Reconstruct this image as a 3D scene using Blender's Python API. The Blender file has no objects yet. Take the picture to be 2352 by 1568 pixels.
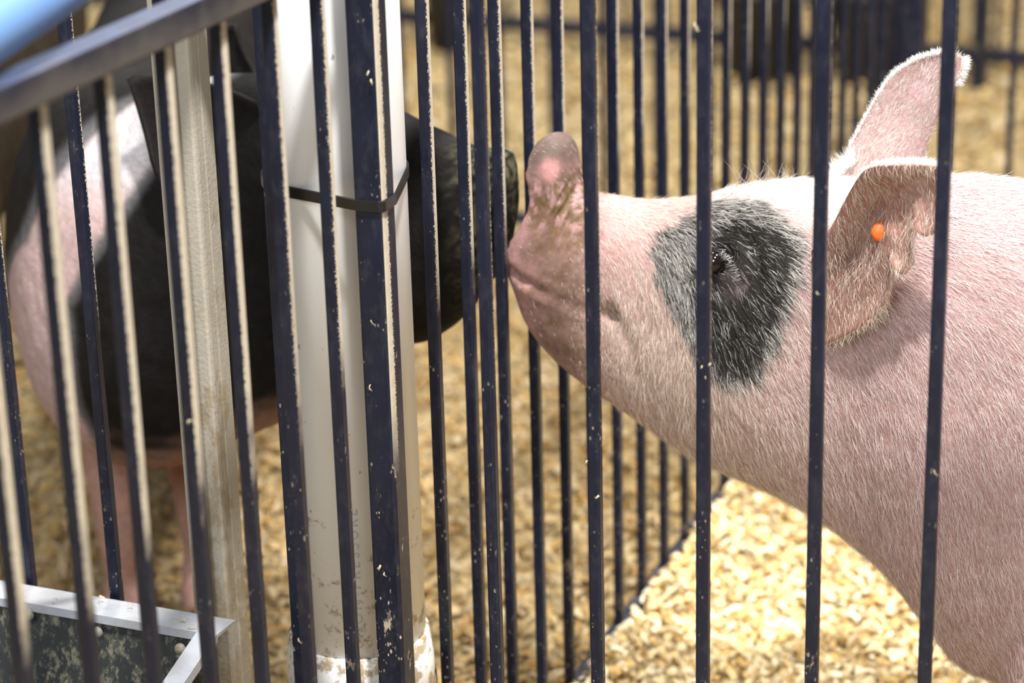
import bpy, bmesh, math, random
import numpy as np
from mathutils import Vector, Matrix, noise as mnoise

random.seed(7)
RNG = np.random.default_rng(11)
SC = bpy.context.scene
COL = SC.collection

# ------------------------------------------------------------------ camera
F, PITCH, YAW, ROLL = 5624.144, 0.358854, 0.392376, -0.0269704
CAM = np.array([1.040309, -2.125543, 1.620366])
W, H = 2352.0, 1568.0
FW = np.array([-math.sin(YAW)*math.cos(PITCH), math.cos(YAW)*math.cos(PITCH), -math.sin(PITCH)])
_r = np.cross(FW, [0, 0, 1]); _r /= np.linalg.norm(_r)
_u = np.cross(_r, FW)
RT = math.cos(ROLL)*_r + math.sin(ROLL)*_u
UP = -math.sin(ROLL)*_r + math.cos(ROLL)*_u


def at(px, py, axis, val):
    """world point seen at a pixel of the photograph, on the plane axis = val"""
    d = FW + RT*(px - W/2)/F - UP*(py - H/2)/F
    return CAM + d*((val - CAM[axis])/d[axis])


cam_data = bpy.data.cameras.new('camera')
cam = bpy.data.objects.new('camera', cam_data)
COL.objects.link(cam)
cam_data.sensor_width = 36.0
cam_data.lens = F/W*36.0
cam_data.clip_start = 0.02
cam_data.clip_end = 100
cam.matrix_world = Matrix(((RT[0], UP[0], -FW[0], CAM[0]),
                           (RT[1], UP[1], -FW[1], CAM[1]),
                           (RT[2], UP[2], -FW[2], CAM[2]),
                           (0, 0, 0, 1)))
cam_data.dof.use_dof = True
cam_data.dof.focus_distance = 2.60
cam_data.dof.aperture_fstop = 3.3
SC.camera = cam

# ------------------------------------------------------------------ world, lamps, exposure
world = bpy.data.worlds.new('barn_light')
SC.world = world
world.use_nodes = True
bg = world.node_tree.nodes['Background']
bg.inputs[0].default_value = (0.80, 0.87, 1.0, 1)
bg.inputs[1].default_value = 0.22
SC.view_settings.view_transform = 'Standard'
SC.view_settings.look = 'None'
SC.view_settings.exposure = 0.0
SC.view_settings.gamma = 1.0
SC.view_settings.use_curve_mapping = False


def lamp(loc, target, size, power, color):
    l = bpy.data.lights.new('barn_or_fill_lamp', 'AREA')
    l.shape = 'DISK'
    l.size = size
    l.energy = power
    l.color = color
    o = bpy.data.objects.new('barn_or_fill_lamp', l)
    COL.objects.link(o)
    o.location = loc
    o.rotation_euler = (Vector(target) - Vector(loc)).to_track_quat('-Z', 'Y').to_euler()
    return o


lamp((1.2, -1.2, 5.0), (0.0, 0.1, 0.6), 0.30, 400, (1.0, 0.97, 0.93))
lamp((0.6, -4.6, 3.9), (0.1, 0.2, 0.6), 1.8, 210, (0.96, 0.98, 1.0))  # added soft frontal fill, not a barn fixture
lamp((1.4, 1.6, 5.2), (0.6, 0.8, 0.3), 0.55, 265, (1.0, 0.97, 0.92))
lamp((-2.2, 4.4, 5.2), (-1.2, 3.6, 0.0), 0.8, 190, (1.0, 0.95, 0.88))


# ------------------------------------------------------------------ helpers
def tag(o, label=None, cat=None, group=None, kind=None):
    if label: o['label'] = label
    if cat: o['category'] = cat
    if group: o['group'] = group
    if kind: o['kind'] = kind
    return o


def link(name, mesh, mat=None, parent=None, loc=None):
    o = bpy.data.objects.new(name, mesh)
    COL.objects.link(o)
    if mat and not mesh.materials:
        mesh.materials.append(mat)
    if parent: o.parent = parent
    if loc is not None: o.location = loc
    return o


def thing(name, loc, label, cat, group=None):
    o = bpy.data.objects.new(name, None)
    o.empty_display_size = 0.05
    COL.objects.link(o)
    o.location = loc
    return tag(o, label, cat, group)


def mesh_of(name, verts, faces, smooth=False):
    m = bpy.data.meshes.new(name)
    m.from_pydata([tuple(v) for v in verts], [], [tuple(f) for f in faces])
    if smooth:
        m.polygons.foreach_set('use_smooth', [True]*len(m.polygons))
    m.update()
    return m


def rounded_profile(hx, hy, r, seg=2):
    pts = []
    for cx, cy, a0 in ((hx-r, hy-r, 0), (-hx+r, hy-r, 90), (-hx+r, -hy+r, 180), (hx-r, -hy+r, 270)):
        for k in range(seg+1):
            a = math.radians(a0 + 90*k/seg)
            pts.append((cx + r*math.cos(a), cy + r*math.sin(a)))
    return pts


def prism(name, prof, z0, z1, axis='z'):
    """profile extruded along an axis; z: (a,b,t)  x: (t,a,b)  y: (a,t,b)"""
    n = len(prof)
    def p(a, b, t):
        return {'z': (a, b, t), 'x': (t, a, b), 'y': (a, t, b)}[axis]
    vs = [p(a, b, z0) for a, b in prof] + [p(a, b, z1) for a, b in prof]
    fs = [(i, (i+1) % n, n+(i+1) % n, n+i) for i in range(n)]
    fs += [tuple(range(n))[::-1], tuple(range(n, 2*n))]
    m = mesh_of(name, vs, fs)
    bm = bmesh.new(); bm.from_mesh(m)
    bmesh.ops.recalc_face_normals(bm, faces=bm.faces)
    bm.to_mesh(m); bm.free()
    for poly in m.polygons:
        poly.use_smooth = False
    return m


def tube(path, r, seg=12, closed=False):
    path = [Vector(p) for p in path]
    n = len(path)
    vs, fs = [], []
    rr = r if hasattr(r, '__len__') else [r]*n
    prev = None
    for i, p in enumerate(path):
        a = path[(i-1) % n] if (closed or i > 0) else p
        b = path[(i+1) % n] if (closed or i < n-1) else p
        t = (b-a).normalized()
        if prev is None:
            ref = Vector((0, 0, 1)) if abs(t.z) < .9 else Vector((1, 0, 0))
            x = t.cross(ref).normalized()
        else:
            x = (prev - t*prev.dot(t)).normalized()
        prev = x
        y = t.cross(x)
        for k in range(seg):
            ang = 2*math.pi*k/seg
            vs.append(p + (x*math.cos(ang) + y*math.sin(ang))*rr[i])
    m = n if closed else n-1
    for i in range(m):
        j = (i+1) % n
        for k in range(seg):
            k2 = (k+1) % seg
            fs.append((i*seg+k, i*seg+k2, j*seg+k2, j*seg+k))
    if not closed:
        fs.append(tuple(range(seg))[::-1])
        fs.append(tuple(range((n-1)*seg, n*seg)))
    return vs, fs


# ------------------------------------------------------------------ materials
class NT:
    def __init__(self, name):
        self.m = bpy.data.materials.new(name)
        self.m.use_nodes = True
        self.t = self.m.node_tree
        self.bsdf = self.t.nodes['Principled BSDF']
        self.geo = None

    def n(self, typ, **kw):
        x = self.t.nodes.new(typ)
        for k, v in kw.items():
            if k.startswith('i_'):
                key = k[2:]
                x.inputs[int(key) if key.isdigit() else key.replace('_', ' ')].default_value = v
            else:
                setattr(x, k, v)
        return x

    def l(self, a, b):
        self.t.links.new(a, b)

    def pos(self):
        if not self.geo: self.geo = self.n('ShaderNodeNewGeometry')
        return self.geo.outputs['Position']

    def noise(self, scale, detail=4, rough=.55, stretch=None, vec=None, dist=0.0):
        v = vec or self.pos()
        if stretch:
            mp = self.n('ShaderNodeMapping')
            mp.inputs['Scale'].default_value = stretch
            self.l(v, mp.inputs['Vector'])
            v = mp.outputs[0]
        x = self.n('ShaderNodeTexNoise')
        x.inputs['Scale'].default_value = scale
        x.inputs['Detail'].default_value = detail
        x.inputs['Roughness'].default_value = rough
        x.inputs['Distortion'].default_value = dist
        self.l(v, x.inputs['Vector'])
        return x.outputs['Fac']

    def ramp(self, fac, stops):
        x = self.n('ShaderNodeValToRGB')
        e = x.color_ramp.elements
        while len(e) < len(stops): e.new(0.5)
        for el, (p, c) in zip(e, stops):
            el.position = p
            el.color = (c, c, c, 1) if not hasattr(c, '__len__') else (*c[:3], 1)
        self.l(fac, x.inputs[0])
        return x.outputs[0]

    def math(self, op, a, b=None, clamp=False):
        x = self.n('ShaderNodeMath', operation=op)
        x.use_clamp = clamp
        for i, v in enumerate((a, b)):
            if v is None: continue
            if isinstance(v, (int, float)): x.inputs[i].default_value = v
            else: self.l(v, x.inputs[i])
        return x.outputs[0]

    def mix(self, fac, a, b):
        x = self.n('ShaderNodeMix', data_type='RGBA')
        for s, v in ((0, fac), (6, a), (7, b)):
            if isinstance(v, (int, float)): x.inputs[s].default_value = v
            elif isinstance(v, tuple): x.inputs[s].default_value = (*v[:3], 1)
            else: self.l(v, x.inputs[s])
        return x.outputs[2]

    def bump(self, hgt, strength=.3, dist=.002):
        x = self.n('ShaderNodeBump')
        x.inputs['Strength'].default_value = strength
        x.inputs['Distance'].default_value = dist
        self.l(hgt, x.inputs['Height'])
        self.l(x.outputs[0], self.bsdf.inputs['Normal'])

    def set(self, color=None, rough=None, metal=None, spec=None):
        for k, v in (('Base Color', color), ('Roughness', rough), ('Metallic', metal), ('Specular IOR Level', spec)):
            if v is None: continue
            if isinstance(v, (int, float)): self.bsdf.inputs[k].default_value = v
            elif isinstance(v, tuple): self.bsdf.inputs[k].default_value = (*v[:3], 1)
            else: self.l(v, self.bsdf.inputs[k])
        return self.m

    def sep(self, out):
        s = self.n('ShaderNodeSeparateXYZ')
        self.l(out, s.inputs[0])
        return s.outputs


def paint_material(name='navy_paint', flecks=1.0, thr=-.006, rear=True, beige_low=.52, cake_t=.585):
    """glossy navy enamel; pale beige tone on the faces turned to +x above pig height (from
    local depth thr backwards), dried straw flecks and scratches lower down"""
    t = NT(name)
    P = t.sep(t.pos())
    N = t.sep(t.geo.outputs['Normal'])
    tc = t.n('ShaderNodeTexCoord')
    O = t.sep(tc.outputs['Object'])
    base = t.mix(t.ramp(t.noise(14, 3), [(.3, 0.0), (.75, 1.0)]), (.0052, .0076, .0215), (.0108, .0145, .0345))
    base = t.mix(t.math('MULTIPLY', t.ramp(t.noise(110, 4, .65, stretch=(1, 1, .4)), [(.50, 0.0), (.85, 1.0)]), .16), base, (.16, .16, .17))
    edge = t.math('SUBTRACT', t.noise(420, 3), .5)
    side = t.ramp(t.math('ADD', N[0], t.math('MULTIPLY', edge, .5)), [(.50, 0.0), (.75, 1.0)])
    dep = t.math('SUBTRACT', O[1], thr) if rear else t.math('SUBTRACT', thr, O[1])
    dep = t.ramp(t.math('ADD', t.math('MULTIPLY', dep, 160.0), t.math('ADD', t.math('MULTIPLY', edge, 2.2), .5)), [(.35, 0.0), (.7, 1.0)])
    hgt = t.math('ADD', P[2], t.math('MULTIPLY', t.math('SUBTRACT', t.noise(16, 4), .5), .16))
    high = t.ramp(t.math('MULTIPLY', t.math('SUBTRACT', hgt, beige_low), 2.0), [(.34, 0.0), (.52, 1.0)])
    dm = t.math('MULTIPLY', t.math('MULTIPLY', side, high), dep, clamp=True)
    col = t.mix(dm, base, t.mix(t.noise(140, 3), (.48, .42, .31), (.70, .63, .52)))  # beige tone on the +x faces, upper part of the bars
    v = t.n('ShaderNodeTexVoronoi', feature='F1')
    v.inputs['Scale'].default_value = 330
    mp = t.n('ShaderNodeMapping'); mp.inputs['Scale'].default_value = (1, 1, .55)
    t.l(t.pos(), mp.inputs['Vector']); t.l(mp.outputs[0], v.inputs['Vector'])
    rnd = t.sep(v.outputs['Color'])[0]
    dot = t.ramp(t.math('SUBTRACT', v.outputs['Distance'], t.math('SUBTRACT', t.math('MULTIPLY', t.math('POWER', rnd, 4.0), .50), .12)), [(.08, 1.0), (.16, 0.0)])
    low = t.math('MULTIPLY', P[2], .16)
    patch = t.ramp(t.math('SUBTRACT', t.noise(22, 5, .65), low), [(.42, 0.0), (.60, 1.0)])
    fm = t.math('MULTIPLY', t.math('MULTIPLY', dot, patch), .8*flecks, clamp=True)
    scr = t.ramp(t.noise(230, 4, .6, stretch=(1, 1, .16), dist=1.6), [(.64, 0.0), (.72, 1.0)])
    fm2 = t.math('MAXIMUM', fm, t.math('MULTIPLY', t.math('MULTIPLY', scr, patch), .45*flecks))
    cake = t.ramp(t.math('SUBTRACT', t.noise(46, 6, .72, stretch=(1, 1, .45)), low), [(cake_t, 0.0), (cake_t+.045, 1.0)])
    fm2 = t.math('MAXIMUM', fm2, t.math('MULTIPLY', cake, min(1.0, max(0.0, flecks-.55))), clamp=True)
    col = t.mix(fm2, col, t.mix(t.noise(90, 2), (.42, .34, .22), (.62, .56, .44)))
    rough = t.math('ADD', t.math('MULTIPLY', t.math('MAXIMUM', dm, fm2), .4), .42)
    t.bump(t.noise(120, 3), .12, .001)
    return t.set(col, rough, 0.0, .35)


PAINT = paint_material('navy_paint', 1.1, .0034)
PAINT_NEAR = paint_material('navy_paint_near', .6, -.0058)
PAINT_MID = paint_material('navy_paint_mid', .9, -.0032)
PAINT_DIRTY = paint_material('navy_paint_soiled', 1.5, -.0035, rear=False, beige_low=.42, cake_t=.535)


def rail_material():
    t = NT('rail_paint')
    t.pos()
    N = t.sep(t.geo.outputs['Normal'])
    base = t.mix(t.noise(14, 4), (.008, .009, .022), (.022, .024, .040))
    P = t.sep(t.pos())
    grime = t.ramp(t.math('ADD', t.noise(17, 5, .6), t.math('MULTIPLY', t.math('SUBTRACT', 1.158, P[2]), 14.0)), [(.36, 0.0), (.70, 1.0)])
    col = t.mix(t.math('MULTIPLY', grime, .85), base, (.085, .078, .070))
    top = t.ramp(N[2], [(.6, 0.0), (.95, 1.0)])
    film_or_sheen = t.ramp(t.noise(30, 4), [(.3, .35), (.8, .8)])
    col = t.mix(t.math('MULTIPLY', top, film_or_sheen), col, (.058, .080, .150))  # cool overhead light painted into the rail's top face
    return t.set(col, .45, 0, .5)


RAIL = rail_material()


def simple(name, color, rough=.5, metal=0.0, var=.25, scale=20, bump=0.0):
    t = NT(name)
    c2 = tuple(max(0, c*(1-var)) for c in color)
    t.set(t.mix(t.noise(scale, 5), c2, color), rough, metal)
    if bump: t.bump(t.noise(scale*4, 4), bump, .002)
    return t.m


def pvc_material():
    t = NT('white_pvc')
    P = t.sep(t.pos())
    base = t.mix(t.noise(9, 4), (.84, .84, .84), (.90, .90, .91))
    low = t.math('MULTIPLY', t.math('SUBTRACT', .62, P[2]), 1.5, clamp=True)
    st = t.ramp(t.math('ADD', t.noise(38, 6, .68), t.math('MULTIPLY', low, .42)), [(.68, 0.0), (.76, 1.0)])
    col = t.mix(t.math('MULTIPLY', st, .85), base, t.mix(t.noise(60, 3), (.25, .16, .06), (.45, .34, .20)))
    dots = t.ramp(t.noise(120, 2, .5, stretch=(1, 1, .6)), [(.74, 0.0), (.77, 1.0)])
    col = t.mix(t.math('MULTIPLY', dots, .7), col, (.25, .19, .12))
    film_or_sheen = t.math('MULTIPLY', t.ramp(t.math('ADD', t.noise(12, 5, .6), t.math('MULTIPLY', low, .2)), [(.50, 0.0), (.85, 1.0)]), .14)
    col = t.mix(film_or_sheen, col, (.55, .47, .36))
    band = t.math('MULTIPLY', t.math('SUBTRACT', P[2], .343), 55.0)
    band = t.math('POWER', 2.718, t.math('MULTIPLY', t.math('MULTIPLY', band, band), -1.0))
    jd = t.ramp(t.math('ADD', t.math('MULTIPLY', band, .27), t.noise(70, 5, .7)), [(.70, 0.0), (.80, 1.0)])
    col = t.mix(t.math('MULTIPLY', jd, .9), col, t.mix(t.noise(130, 3), (.20, .13, .05), (.52, .41, .25)))
    return t.set(col, .42, 0, .4)


def galv_material(name, dirty, light=(.42, .43, .44)):
    t = NT(name)
    P = t.sep(t.pos())
    base = t.mix(t.noise(24, 5), tuple(c*.72 for c in light), light)
    grit = t.ramp(t.noise(240, 3, .7), [(.42, 0.0), (.62, 1.0)])
    base = t.mix(t.math('MULTIPLY', grit, .75*dirty), base, (.56, .49, .37))
    cake = t.ramp(t.math('ADD', t.noise(24, 6, .7, stretch=(1, 1, .5)), t.math('MULTIPLY', t.math('SUBTRACT', .75, P[2]), .30)), [(.56, 0.0), (.63, 1.0)])
    col = t.mix(t.math('MULTIPLY', cake, .75*dirty), base, t.mix(t.noise(90, 3), (.24, .18, .10), (.50, .42, .29)))
    t.bump(t.noise(200, 4), .3*dirty+.05, .002)
    return t.set(col, .55, .25*(1-dirty*.6), .4)


def trough_material():
    t = NT('trough_wall')
    base = t.mix(t.noise(10, 4), (.026, .029, .029), (.055, .060, .060))
    cr = t.ramp(t.noise(95, 6, .78, stretch=(1, 1, .6)), [(.50, 0.0), (.62, 1.0)])
    region = t.ramp(t.noise(9, 3), [(.34, 0.0), (.56, 1.0)])
    m = t.math('MULTIPLY', cr, region)
    col = t.mix(t.math('MULTIPLY', m, .8), base, t.mix(t.noise(70, 3), (.25, .24, .18), (.46, .42, .28)))
    spk = t.ramp(t.noise(240, 3, .6), [(.66, 0.0), (.74, 1.0)])
    col = t.mix(t.math('MULTIPLY', spk, .5), col, (.45, .45, .42))
    return t.set(col, .6, 0, .35)


def attr_material(name, rough=.8, spec=.2, varscale=0, translucency=0.0, bump=None):
    t = NT(name)
    a = t.n('ShaderNodeAttribute', attribute_name='Col')
    col = a.outputs['Color']
    if varscale:
        f = t.ramp(t.noise(varscale, 5, .65), [(.3, .72), (.7, 1.12)])
        x = t.n('ShaderNodeMix', data_type='RGBA', blend_type='MULTIPLY')
        x.inputs[0].default_value = 1.0
        t.l(col, x.inputs[6]); t.l(f, x.inputs[7])
        col = x.outputs[2]
    t.set(col, rough, 0, spec)
    if translucency:
        t.bsdf.inputs['Subsurface Weight'].default_value = translucency
        t.bsdf.inputs['Subsurface Radius'].default_value = (.012, .005, .003)
        t.bsdf.inputs['Subsurface Scale'].default_value = 1.0
    if bump:
        t.bump(t.noise(bump[0], 4, .6), bump[1], bump[2])
    return t.m


PVC = pvc_material()
GALV_DIRTY = galv_material('galvanized_dirty', 1.0, (.56, .53, .47))
GALV = galv_material('galvanized_clean', .25, (.60, .64, .72))
TROUGH = trough_material()
BLACK_PLASTIC = simple('black_plastic', (.012, .012, .013), .35, 0, .4, 60)
BLUE_PIPE = simple('pale_blue_plastic', (.15, .30, .60), .45, 0, .12, 8)
INK = simple('grey_ink', (.27, .27, .28), .6)
ORANGE = simple('orange_plastic', (.80, .16, .02), .4)
SHAVING = attr_material('wood_shaving', .75, .25)
SKIN = attr_material('pig_skin', .62, .22, varscale=160, translucency=.12, bump=(420, .35, .0012))
SKIN_BLACK = attr_material('pig_hide_black', .66, .12, varscale=90, bump=(160, .5, .003))
HAIR = attr_material('pig_hair', .6, .25)
EYE = simple('dark_eye', (.010, .006, .004), .08)


# ------------------------------------------------------------------ structure: floor of bedding
def ground_h(x, y):
    h = .020*math.sin(2.1*x+.7)*math.sin(1.7*y+.3) + .012*mnoise.noise(Vector((x*3.1, y*3.1, 2.0)))
    h += .010*mnoise.noise(Vector((x*9, y*9, 5.0)))
    if x > -.03: h += (.052+.022*mnoise.noise(Vector((x*6, y*7, 9.0))))*math.exp(-((x-.03)/.05)**2)*(1 if y > .2 else .3)
    return h - .012


def build_floor():
    xs = np.linspace(-4.2, 3.2, 186); ys = np.linspace(-2.8, 8.2, 276)
    vs = [(x, y, ground_h(x, y)) for y in ys for x in xs]
    n = len(xs)
    fs = [(j*n+i, j*n+i+1, (j+1)*n+i+1, (j+1)*n+i) for j in range(len(ys)-1) for i in range(n-1)]
    m = mesh_of('floor', vs, fs, True)
    t = NT('bedding')
    col = t.mix(t.noise(11, 5, .6), (.36, .23, .08), (.58, .42, .185))
    col = t.mix(t.ramp(t.noise(60, 5, .7), [(.42, 0.0), (.64, 1.0)]), col, (.80, .67, .42))
    P = t.sep(t.pos())
    t.bump(t.noise(70, 5, .7), .9, .02)
    t.set(col, .9, 0, .1)
    tag(link('floor', m, t.m), kind='structure')


build_floor()


def shavings(name, label, x0, x1, y0, y1, n, tone, size=1.0, keep=None):
    """thousands of curled softwood shavings lying over the floor, one object"""
    pal = np.array([(.86, .74, .50), (.80, .62, .32), (.90, .82, .64), (.72, .50, .20), (.58, .38, .14), (.84, .68, .40)])
    w = np.array([.26, .22, .18, .14, .06, .14])
    V, Fc, Cc = [], [], []
    xs = RNG.uniform(x0, x1, n); ys = RNG.uniform(y0, y1, n)
    base = 0
    for i in range(n):
        x, y = xs[i], ys[i]
        if keep and not keep(x, y): continue
        L = RNG.uniform(.008, .028)*size; wd = L*RNG.uniform(.22, .5)
        curl = RNG.uniform(.4, 3.2)*(1 if RNG.random() < .7 else -1)
        az = RNG.uniform(0, 2*math.pi); tl = RNG.normal(0, .35); rl = RNG.normal(0, .45)
        seg = 4
        ca, sa = math.cos(az), math.sin(az)
        R = Matrix.Rotation(az, 3, 'Z') @ Matrix.Rotation(tl, 3, 'Y') @ Matrix.Rotation(rl, 3, 'X')
        R = np.array(R)
        rad = L/curl
        pts = []
        for k in range(seg+1):
            a = curl*(k/seg-.5)
            px, pz = rad*math.sin(a), rad*(math.cos(a)-math.cos(curl/2))
            ww = wd*(1-.35*abs(k/seg-.5)*2)
            pts.append((px, -ww/2, pz)); pts.append((px, ww/2, pz))
        pts = np.array(pts) @ R.T
        z = ground_h(x, y) + RNG.uniform(.000, .016)
        pts += (x, y, z - min(0, pts[:, 2].min()*.5))
        V.append(pts)
        for k in range(seg):
            b = base + 2*k
            Fc.append((b, b+2, b+3, b+1))
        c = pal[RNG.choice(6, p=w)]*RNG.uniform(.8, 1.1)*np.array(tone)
        Cc.append(np.tile(np.append(np.clip(c, 0, .95), 1), (2*seg+2, 1)))
        base += 2*seg+2
    V = np.concatenate(V); Cc = np.concatenate(Cc)
    m = mesh_of(name, V, Fc, True)
    a = m.color_attributes.new('Col', 'FLOAT_COLOR', 'POINT')
    a.data.foreach_set('color', Cc.ravel())
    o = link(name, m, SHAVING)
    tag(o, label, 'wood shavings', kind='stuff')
    return o


shavings('wood_shavings', 'pale golden wood shavings bedding under the pink pig', .01, 1.1, .3, 2.4, 36000, (1.12, 1.08, 1.0))
shavings('wood_shavings', 'darker wood shavings under the black pig', -1.9, -.01, .3, 2.4, 26000, (.58, .50, .39), 1.15)  # same palette, darker and browner tone
shavings('wood_shavings', 'far tan wood shavings in the pens beyond the back panels', -2.6, .7, 2.5, 5.4, 15000, (.70, .63, .50), 1.6)


# ------------------------------------------------------------------ pen panels
HB = .00635
BAR_PROF = rounded_profile(HB, HB, .0022)
ZB = .045
def bar_mesh(top, mat):
    m = prism('bar', BAR_PROF, ZB, top); m.materials.append(mat); return m
POST_PROF = rounded_profile(HB*1.0, HB*1.0, .003)
UPR_PROF = rounded_profile(HB, HB, .0025)



def panel(name, label, axis, fixed, bars, lo, hi, low_rails=(.045,), uprights=(), group=None, rail_z=1.1525, split=None, mat=None, low_r=.0116):
    """a welded pen panel of square tube. axis 'x' or 'y' is the direction it runs in"""
    org = (lo, fixed, 0) if axis == 'x' else (fixed, lo, 0)
    t = thing(name, org, label, 'fence panel', group)
    put = (lambda q: (q-lo, 0, 0)) if axis == 'x' else (lambda q: (0, q-lo, 0))
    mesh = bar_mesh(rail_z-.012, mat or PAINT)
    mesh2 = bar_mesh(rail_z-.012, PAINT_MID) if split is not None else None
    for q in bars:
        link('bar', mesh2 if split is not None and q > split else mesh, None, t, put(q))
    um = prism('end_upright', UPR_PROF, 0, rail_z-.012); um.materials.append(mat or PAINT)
    for q in uprights:
        link('end_upright', um, None, t, put(q))
    prof = rounded_profile(.0145, .0145, .003)
    lprof = rounded_profile(low_r, low_r, .003)
    m = prism('top_rail', [(a, b+rail_z) for a, b in prof], 0, hi-lo, axis)
    link('top_rail', m, RAIL, t)
    for z in low_rails:
        m = prism('bottom_rail', [(a, b+z) for a, b in lprof], 0, hi-lo, axis)
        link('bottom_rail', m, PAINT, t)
    return t


SL, SX = .097554, .114182
YA, YI = -.658642, .166873
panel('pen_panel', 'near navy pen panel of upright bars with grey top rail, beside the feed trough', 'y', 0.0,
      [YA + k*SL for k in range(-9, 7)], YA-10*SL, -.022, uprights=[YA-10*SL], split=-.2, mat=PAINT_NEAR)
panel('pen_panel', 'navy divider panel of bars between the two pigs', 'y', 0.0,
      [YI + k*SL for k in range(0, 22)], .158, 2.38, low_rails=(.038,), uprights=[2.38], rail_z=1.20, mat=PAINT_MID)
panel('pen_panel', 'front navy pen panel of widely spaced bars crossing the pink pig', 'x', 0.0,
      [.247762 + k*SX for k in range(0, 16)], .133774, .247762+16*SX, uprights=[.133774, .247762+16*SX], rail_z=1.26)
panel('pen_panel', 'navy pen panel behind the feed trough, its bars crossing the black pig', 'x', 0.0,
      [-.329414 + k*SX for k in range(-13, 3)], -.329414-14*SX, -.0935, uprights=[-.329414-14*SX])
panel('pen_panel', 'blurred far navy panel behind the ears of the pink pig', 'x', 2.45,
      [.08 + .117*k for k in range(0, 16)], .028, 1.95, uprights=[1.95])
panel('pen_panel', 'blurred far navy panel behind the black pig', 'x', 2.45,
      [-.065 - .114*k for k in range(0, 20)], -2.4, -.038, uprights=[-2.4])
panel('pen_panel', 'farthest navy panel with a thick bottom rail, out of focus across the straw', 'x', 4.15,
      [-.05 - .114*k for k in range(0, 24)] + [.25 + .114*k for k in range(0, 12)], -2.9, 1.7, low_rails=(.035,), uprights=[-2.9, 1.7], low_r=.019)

# corner posts
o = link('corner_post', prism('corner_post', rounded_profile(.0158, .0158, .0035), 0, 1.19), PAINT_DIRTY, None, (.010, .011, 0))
tag(o, 'thick navy square post strapped in front of the white pipe', 'post')
o = link('corner_post', prism('corner_post', rounded_profile(.030, .030, .004), 0, 1.19), PAINT, None, (-.005, 2.45, 0))
tag(o, 'blurred thick navy corner post at the far end of the divider', 'post')

# ------------------------------------------------------------------ drain pipe with coupling and print
PX, PY, PR = -.074, .093, .0755


def lathe(prof, n=64):
    vs, fs = [], []
    for r, z in prof:
        for k in range(n):
            a = 2*math.pi*k/n
            vs.append((r*math.cos(a), r*math.sin(a), z))
    for i in range(len(prof)-1):
        for k in range(n):
            k2 = (k+1) % n
            fs.append((i*n+k, i*n+k2, (i+1)*n+k2, (i+1)*n+k))
    return vs, fs


pipe = thing('drain_pipe', (PX, PY, 0), 'thick white plastic drain pipe with coupling, standing at the pen corner', 'pipe')
vs, fs = lathe([(PR-.006, 1.9), (PR, 1.9), (PR, .05), (PR-.006, .05)])
link('pipe_barrel', mesh_of('pipe_barrel', vs, fs, True), PVC, pipe)
RC = PR+.0078
vs, fs = lathe([(PR-.001, .352), (PR+.004, .350), (RC-.001, .322), (RC, .318), (RC+.001, .300), (RC, .295), (RC, .02), (PR, .02)])
mm = mesh_of('coupling', vs, fs, True)
link('coupling', mm, PVC, pipe)


def pipe_print(text, ang_deg, z_start, size):
    cu = bpy.data.curves.new('print', 'FONT')
    cu.body = text
    cu.size = size
    cu.resolution_u = 3
    cu.space_character = 1.42
    to = bpy.data.objects.new('print_tmp', cu)
    COL.objects.link(to)
    dg = bpy.context.evaluated_depsgraph_get()
    m = bpy.data.meshes.new_from_object(to.evaluated_get(dg))
    bpy.data.objects.remove(to)
    m.name = 'printed_lettering'
    bm = bmesh.new(); bm.from_mesh(m)
    bmesh.ops.triangulate(bm, faces=bm.faces)
    bmesh.ops.subdivide_edges(bm, edges=bm.edges, cuts=1)
    for v in bm.verts:
        along, up = v.co.x, v.co.y          # text runs upward, glyph tops to the left
        a = math.radians(ang_deg) - up/PR   # left = smaller angle seen from the front
        v.co = Vector(((PR+.0004)*math.cos(a), (PR+.0004)*math.sin(a), z_start + along))
    bm.to_mesh(m); bm.free()
    m.materials.clear()
    return link('printed_lettering', m, INK, pipe)


pipe_print('NON-PRESSURE', -60, .378, .0165)


def strap(name, label, pts, z0, zfun, hgt, thick):
    """flat band around a convex loop of points"""
    n = len(pts)
    vs, fs = [], []
    for (x, y), nx in zip(pts, range(n)):
        x0, y0 = pts[nx-1]; x1, y1 = pts[(nx+1) % n]
        tx, ty = x1-x0, y1-y0
        l = math.hypot(tx, ty); ox, oy = ty/l, -tx/l
        z = zfun(x, y)
        for d, dz in ((.0006, -hgt/2), (thick, -hgt/2+.0008), (thick, hgt/2-.0008), (.0006, hgt/2)):
            vs.append((x+ox*d, y+oy*d, z+dz))
    for i in range(n):
        j = (i+1) % n
        for k in range(4):
            k2 = (k+1) % 4
            fs.append((i*4+k, j*4+k, j*4+k2, i*4+k2))
    o = link(name, mesh_of(name, vs, fs), BLACK_PLASTIC)
    bm = bmesh.new(); bm.from_mesh(o.data); bmesh.ops.recalc_face_normals(bm, faces=bm.faces); bm.to_mesh(o.data); bm.free()
    return tag(o, label, 'strap')


def hull(pts):
    pts = sorted(set((round(a, 6), round(b, 6)) for a, b in pts))
    def half(ps):
        h = []
        for p in ps:
            while len(h) > 1 and (h[-1][0]-h[-2][0])*(p[1]-h[-2][1]) - (h[-1][1]-h[-2][1])*(p[0]-h[-2][0]) <= 0:
                h.pop()
            h.append(p)
        return h[:-1]
    return half(pts) + half(pts[::-1])


def band_loop(r):
    pts = [(PX + r*math.cos(a), PY + r*math.sin(a)) for a in np.linspace(0, 2*math.pi, 48, endpoint=False)]
    pts += [(.010 + a, .011 + b) for a, b in rounded_profile(.0158, .0158, .0035)]
    return hull(pts)


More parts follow.
